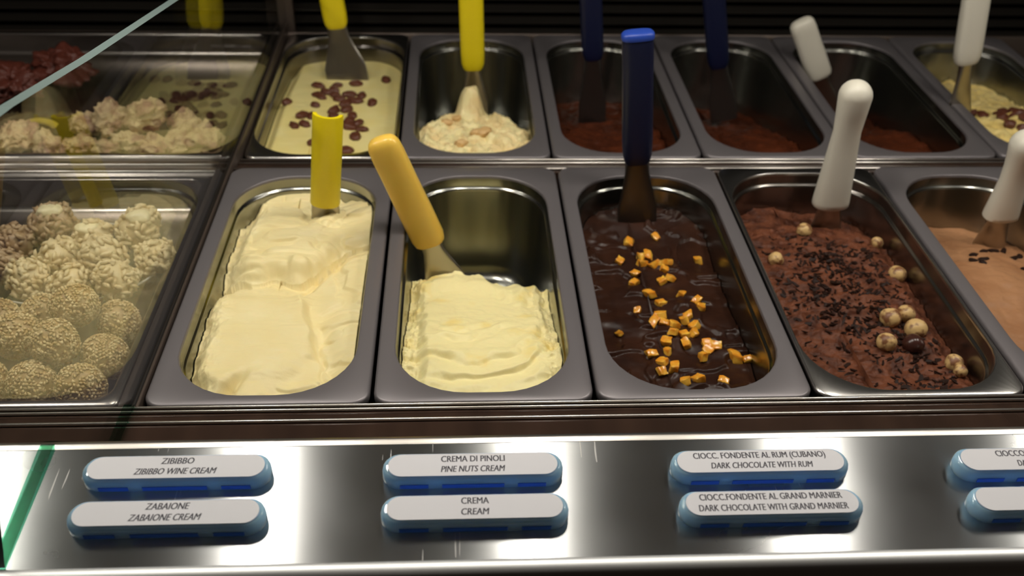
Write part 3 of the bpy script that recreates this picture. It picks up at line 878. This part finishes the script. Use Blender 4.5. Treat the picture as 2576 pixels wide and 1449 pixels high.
spatula('flat yellow channel handled spatula standing in the folded zabaione ice cream', (-64.2, 290, -1.5), (-52.6, 285, 96), (-67, 293, -48), 'channel', M['yellow'], 28, 28, (26, 30))
spatula('rounded cream yellow spatula leaning left in the half empty pan', (39.4, 240, -17.6), (-2.7, 235, 97.3), (58, 224, -66), 'rounded', M['cream_plastic'], 32, 31, (20, 38))
spatula('navy spatula with brightly lit blue top end standing in the glossy dark chocolate', (242.9, 316, 28), (229.4, 312, 164), (250, 312, -52), 'bar', M['blue'], 30, 29, (24, 40), cap=M['blue_lit_top'])
spatula('round headed white spatula standing in the hazelnut chocolate ice cream', (444.2, 306, -15), (438.5, 297, 124), (446, 305, -66), 'paddle', M['white'], 37, 31, (24, 36))
spatula('white spatula cut off by the right edge of the photo, in light chocolate ice cream', (615.6, 288, -19), (611.2, 278, 82), (614, 288, -70), 'paddle', M['white'], 35, 34, (24, 36))
spatula('yellow spatula with splayed steel blade standing in the raisin ice cream', (-89.6, 690, 23.8), (-100, 690, 120), (-77, 668, -52), 'bar', M['yellow'], 31, 30, (26, 54))
spatula('upright yellow spatula standing in the lumpy pine nut cream of the back row', (84.7, 625, -5), (81.3, 625, 113), (88, 612, -72), 'bar', M['yellow'], 30, 30, (20, 34))
spatula('navy spatula standing in the back row dark chocolate, left of the lit topped one', (238.3, 640, 2.7), (225.7, 640, 118), (243, 632, -92), 'bar', M['blue'], 28, 28, (22, 36))
spatula('navy spatula standing in the back row reddish chocolate, right of the lit topped one', (408.3, 660, -15.8), (381, 660, 110), (424, 650, -88), 'bar', M['blue'], 29, 29, (24, 36))
spatula('short white cylinder handled spatula leaning left in the back row', (551.5, 670, -33.5), (506.7, 665, 47.5), (574, 668, -90), 'rounded', M['white'], 33, 34, (22, 34))
spatula('tall white spatula leaning right in the far right back pan', (672.5, 540, 41), (654.3, 535, 147), (688, 540, -58), 'bar', M['white'], 32, 31, (16, 30))

# ------------------------------------------------------------------ flavour tags on the ledge
def stadium(w, d, z, k=14):
    r = d / 2; pts = []
    for sx, a0 in ((1, -90), (-1, 90)):
        for i in range(k + 1):
            an = math.radians(a0 + 180 * i / k)
            pts.append((sx * (w / 2 - r) + r * math.cos(an), r * math.sin(an), z))
    return pts
def text_mesh(lines, parent, z):
    objs = []
    for txt, size, width, y, shear, x in lines:
        cu = bpy.data.curves.new('lettering', 'FONT')
        cu.body = txt; cu.size = 1.0; cu.align_x = 'CENTER'; cu.shear = shear; cu.extrude = 0.004; cu.resolution_u = 3
        cu.offset = 0.0
        o = bpy.data.objects.new('lettering', cu); C.objects.link(o)
        objs.append((o, size, width, y, x))
    bpy.context.view_layer.update()
    dg = bpy.context.evaluated_depsgraph_get()
    V = []; Fc = []
    for o, size, width, y, x in objs:
        me = bpy.data.meshes.new_from_object(o.evaluated_get(dg))
        v = np.array([p.co[:] for p in me.vertices])
        cx = (v[:, 0].min() + v[:, 0].max()) / 2
        kx = width / (v[:, 0].max() - v[:, 0].min())
        k = len(V)
        for sh in (-0.14, 0.14):        # two passes give the bold stroke of the print
            k = len(V)
            V += [((p[0] - cx) * kx + x + sh, p[1] * size / 0.7 + y, z + p[2] * 5 + .03 + sh * .02) for p in v]
            Fc += [tuple(k + i for i in p.vertices) for p in me.polygons]
        bpy.data.objects.remove(o)
        bpy.data.meshes.remove(me)
    return mesh('lettering', V, Fc, M['ink'], parent, smooth=False)
TILT = math.atan(0.085)
TH = 9.0
def flavour_tag(x, y, w, lines, label, rz=0.0):
    T = thing('flavour_tag', label, 'flavour tag', (x, y, LZ(y) + 0.3), 'flavour tags on the steel ledge')
    T.rotation_euler = (TILT, 0, rz)
    d = 20
    MB().rings([stadium(w - 1.4, d - 1.4, 0), stadium(w, d, .8), stadium(w, d, 5.2), stadium(w - .9, d - .9, 7.4), stadium(w - 3, d - 3, 8.7), stadium(w - 5, d - 5, 9.0)], True, True).build('acrylic_block', M['acrylic'], T, sharp=60)
    MB().rings([stadium(w - 6.6, d - 4.4, 9.02), stadium(w - 6.6, d - 4.4, 9.35)], True, True).build('paper_label', M['paper'], T, sharp=30)
    sb = MB()  # dark blue bars stand for the label holder's reflection
    for xa, xb in ((-.40, -.245), (-.17, .17), (.245, .40)):
        sb.box(xa * w, xb * w, -d / 2 - .35, -d / 2 + .5, 1.4, 4.4, 0)
    sb.build('reflection_band', M['acrylic_reflection'], T, smooth=False)
    if lines:
        text_mesh(lines, T, 9.36)
    return T
def two(a, wa, b, wb, sa=0.0, sb=0.22, x=0):
    return [(a, 4.3, wa, 2.0, sa, x), (b, 4.3, wb, -5.2, sb, x)]
flavour_tag(-92.6, -142, 104, two('ZIBIBBO', 18, 'ZIBIBBO WINE CREAM', 45, .1, .25), 'oval blue tag reading zibibbo, upper row left')
flavour_tag(72.9, -144, 102.5, two('CREMA DI PINOLI', 36, 'PINE NUTS CREAM', 36, 0, .2), 'oval blue tag reading crema di pinoli, pine nuts cream')
flavour_tag(238, -145, 103.5, two('CIOCC. FONDENTE AL RUM (CUBANO)', 77, 'DARK CHOCOLATE WITH RUM', 59), 'oval blue tag reading dark chocolate with rum')
flavour_tag(404, -147, 103.5, two('CIOCCOLATO FONDENTE', 53, 'DARK CHOCOLATE', 33), 'oval blue tag cut off at the right edge, upper row')
flavour_tag(-91.5, -173.0, 105, two('ZABAIONE', 23, 'ZABAIONE CREAM', 38, .15, .28), 'oval blue tag reading zabaione, lower row left')
flavour_tag(73.6, -173.2, 102.5, two('CREMA', 15, 'CREAM', 15, 0, .12), 'oval blue tag reading just crema and cream')
flavour_tag(237.4, -174.2, 103, two('CIOCC.FONDENTE AL GRAND MARNIER', 80, 'DARK CHOCOLATE WITH GRAND MARNIER', 83, 0, 0.08), 'oval blue tag reading dark chocolate with grand marnier')
flavour_tag(401.5, -174.9, 104, None, 'oval blue tag cut off at the right edge, lower row, blank part in view')

# ------------------------------------------------------------------ the dry cakes left of the glass
def tray(x0, x1, y0, y1, z, depth, label):
    T = thing('cake_tray', label, 'tray', ((x0 + x1) / 2, y0, z), 'steel cake trays')
    w, d = x1 - x0, y1 - y0
    Rr = lambda i, zz, r: rrect(0, d / 2, w - 2 * i, d - 2 * i, r, zz)
    MB().rings([Rr(.5, -8, 6), Rr(0, -7, 6), Rr(0, -1.5, 6), Rr(1.5, 0, 6), Rr(7, 0, 14), Rr(8, -.6, 14), Rr(8.5, -3, 14)]).build('rim', M['tray'], T, sharp=0)
    MB().rings([Rr(8.5, -3, 14), Rr(10, -depth + 7, 13), Rr(12.5, -depth + 2, 12), Rr(17, -depth, 10), Rr(40, -depth, 8)], cap1=True).build('well', M['tray'], T, sharp=0)
    return T
tray(-560, -183, 2, 345, -1, 34, 'wide steel tray of cakes left of the glass partition, front')
tray(-600, -183, 406, 764, -11, 30, 'wide steel tray of meringue cakes left of the glass partition, back')

def sesame_core(i):
    v, f = ico(4, 400 + i, 0.10, 1.3, (1, 1, .9), 17.2)
    return v, f, M['sesame'], 0
def sesame_seeds(i):
    r = random.Random(410 + i); b = MB()
    v, f = ico(4, 400 + i, 0.10, 1.3, (1, 1, .9), 17.2)
    for _ in range(640):
        p = Vector(v[r.randrange(len(v))]); nrm = p.normalized()
        q = nrm.to_track_quat('Z', 'Y').to_matrix() @ Matrix.Rotation(r.uniform(0, 6.3), 3, 'Z') @ Matrix.Rotation(r.uniform(-.5, .5), 3, 'Y')
        k = len(b.v); l, w, t = 2.5, 1.35, 1.0
        for c in ((l, 0, 0), (-.1, w, 0), (-l * .8, 0, 0), (-.1, -w, 0), (0, 0, t), (0, 0, -t)):
            b.v.append(tuple(p + nrm * .6 + q @ Vector(c)))
        b.f += [(k + x, k + y, k + 4) for x, y in ((0, 1), (1, 2), (2, 3), (3, 0))] + [(k + y, k + x, k + 5) for x, y in ((0, 1), (1, 2), (2, 3), (3, 0))]
    return b.v, b.f, M['sesame_seed'], 0
def rice_core(i):
    v, f = ico(3, 430 + i, 0.5, 1.3, (1, .95, .8), 16.5)
    return v, f, (M['rice_brown'] if i == 3 else M['rice']), 0
def rice_grains(i):
    r = random.Random(440 + i); b = MB()
    v, f = ico(3, 430 + i, 0.5, 1.3, (1, .95, .8), 17)
    gv, gf = ico(1)
    for _ in range(120):
        p = Vector(v[r.randrange(len(v))]); nrm = p.normalized()
        q = nrm.to_track_quat('Z', 'Y').to_matrix() @ Matrix.Rotation(r.uniform(0, 6.3), 3, 'Z') @ Matrix.Rotation(r.uniform(-.5, .5), 3, 'Y')
        k = len(b.v); sc = Vector((r.uniform(4.2, 6.0), r.uniform(2.0, 2.6), r.uniform(1.8, 2.3)))
        for c in gv:
            b.v.append(tuple(p + nrm * .8 + q @ Vector((c[0] * sc.x, c[1] * sc.y, c[2] * sc.z))))
        b.f += [tuple(k + t for t in ff) for ff in gf]
    return b.v, b.f, (M['rice_brown'] if i == 3 else M['rice']), 0
SC_, SS_ = protos('core', sesame_core, 3), protos('sesame_seeds', sesame_seeds, 3)
RC_, RG_ = protos('core', rice_core, 4), protos('puffed_rice_grains', rice_grains, 4)
def cake(name, parts, loc, rot, sc, label, cat, group):
    T = thing(name, label, cat, loc, group)
    T.rotation_euler = rot
    T.scale = (sc, sc, sc)
    for nm, d in parts:
        o = bpy.data.objects.new(nm, d); C.objects.link(o); o.parent = T
    return T
BALLS = [(-240, 102, 16, 'topmost sesame ball of the heap, pale patch on top'), (-213, 110, -8, 'sesame ball at the right rear of the heap'), (-246, 67, 6, 'sesame ball in the middle of the heap'),
         (-281, 80, 3, 'large sesame ball at the left edge of the photo, middle of the heap'), (-213, 72, -12, 'sesame ball at the right of the heap, next to the glass'), (-259, 41, -13, 'frontmost left sesame ball by the tray rim'),
         (-222, 37, -14, 'frontmost right sesame ball by the tray rim'), (-296, 46, -15, 'sesame ball cut off at the left edge, front of the heap'), (-274, 116, -6, 'sesame ball behind the left side of the heap'), (-312, 116, -10, 'sesame ball cut off at the left edge, rear of the heap')]
for i, (x, y, z, l) in enumerate(BALLS):
    cake('sesame_ball', [('core', SC_[i % 3]), ('sesame_seeds', SS_[i % 3])], (x, y, z), (rnd.uniform(0, 6), rnd.uniform(0, 6), rnd.uniform(0, 6)), 1.05, l, 'sesame ball', 'sesame balls in the front tray')
RICE = [(-300, 231, 14, 3, 'brownish puffed rice cluster with a white chocolate top'), (-328, 212, 6, 3, 'brown puffed rice cluster at the left edge of the dish'), (-266, 221, 2, 0, 'smooth topped rice cluster behind the middle of the dish'),
        (-223, 229, 8, 1, 'rice cluster at the back right of the dish, tallest there'), (-300, 160, 4, 2, 'rice cluster at the front left of the dish'), (-283, 194, 2, 0, 'rice cluster between the brown one and the front ones'),
        (-247, 184, 8, 1, 'big rice cluster in the middle of the dish'), (-203, 194, 0, 2, 'rice cluster nearest the glass partition'), (-224, 156, 2, 0, 'rice cluster at the front right of the dish'),
        (-262, 152, -2, 1, 'rice cluster at the front middle of the dish'), (-328, 178, 2, 3, 'rice cluster cut off at the left edge')]
for i, (x, y, z, k, l) in enumerate(RICE):
    T = cake('puffed_rice_cluster', [('core', RC_[k]), ('puffed_rice_grains', RG_[k])], (x, y, z), (rnd.uniform(-.5, .5), rnd.uniform(-.5, .5), rnd.uniform(0, 6)), 1.08 if i in (0, 3, 6) else .98, l, 'puffed rice cluster', 'puffed rice clusters in the clear dish')
    if i in (0, 2, 3):
        v, f = ico(3, 470 + i, 0.4, 1.2, (1, .8, .5), 10.5)
        T.rotation_euler = (0, 0, .3)
        mesh('white_chocolate_top', v, f, M['rice_cap'], T, (0, -2, 13), sharp=0)
# clear oval dish
D = thing('clear_dish', 'clear oval plastic dish under the puffed rice clusters', 'dish', (-278, 200, -32.5))
def ell(a, b_, z, k=64): return [(a * math.cos(2 * math.pi * i / k), b_ * math.sin(2 * math.pi * i / k), z) for i in range(k)]
MB().rings([ell(60, 46, 0), ell(64, 49, .4), ell(73, 57, 10), ell(81, 65, 24)], cap0=True).build('bowl', M['dish'], D, sharp=0)
MB().rings([ell(81, 65, 24), ell(81.6, 65.6, 25.2), ell(80.6, 64.6, 26), ell(79.6, 63.6, 25.2), ell(80.2, 64.2, 24)]).build('dish_rim', M['dish_rim'], D, sharp=0)

def mer_mesh(i):
    v, f = ico(5, 500 + i, 0.5, 1.3, (1, .9, .8), 17.2)
    rr_ = ridge(v[:, 0] / 9 + 3, v[:, 1] / 9 + v[:, 2] / 9, 3, 510 + i) - .5
    r2 = fbm(v[:, 2] / 5 + 4, v[:, 0] / 5 + v[:, 1] / 7, 3, 520 + i)
    v = v * (1 + .5 * rr_ + .34 * r2)[:, None]
    return v, f, M['mering'], 0
MR = protos('meringue', mer_mesh, 5)
MER = [(-414, 446, -8, 'big pale round meringue at the left edge, back tray'), (-380, 441, -18, 'small meringue right of the big pale round one'), (-343, 440, -18, 'low meringue at the front of the heap, left of centre'), (-316, 464, 2, 'broad reddish meringue at the upper middle of the heap'),
       (-276, 462, 10, 'topmost round meringue of the back tray heap'), (-292, 440, -14, 'meringue under the topmost one, front of the heap'), (-240, 470, -8, 'meringue right of the topmost round one'), (-240, 440, -16, 'meringue at the front right of the heap'),
       (-215, 449, -16, 'rightmost meringue next to the glass partition'), (-350, 476, -8, 'meringue behind the left of the heap'), (-356, 441, -22, 'little meringue at the front rim of the back tray'), (-263, 438, -21, 'low meringue at the front rim, right of centre'), (-317, 438, -21, 'low meringue at the front rim, centre')]
for i, (x, y, z, l) in enumerate(MER):
    place('meringue', MR[i % 5], (x, y, z), (rnd.uniform(-.6, .6), rnd.uniform(-.6, .6), rnd.uniform(0, 6)), 1.12 if i in (0, 3, 4, 8) else .95, l, 'meringue', 'meringues in the back tray')
for i, (x, y, z) in enumerate([(-479, 600, -12), (-520, 560, -5), (-432, 648, -14)]):
    v, f = ico(5, 540 + i, 0.9, 2.6, (1.2, 1, .7), 28)
    o = mesh('dark_cake', v, f, M['dark_cake'], None, (x, y, z), sharp=0)
    tag(o, ['dark red brown cake mound at the far left of the back tray', 'dark cake mound behind the big pale meringue', 'dark cake mound furthest back in the cake tray'][i], 'cake', 'dark cakes in the back tray')
b = MB()
b.rings([[(22 * math.cos(t) * k, 5 * q, 22 * math.sin(t) * k * .5) for t in np.linspace(math.pi * .1, math.pi * .9, 14)] for k, q in ((1, -1), (1, 1), (.80, .9), (.80, -.9), (1, -1))], closed=False)
tag(b.build('lemon_peel', M['lemon'], None, loc=(-415, 505, -28), sharp=50), 'curved yellow peel slice behind the pale round meringue', 'lemon peel')
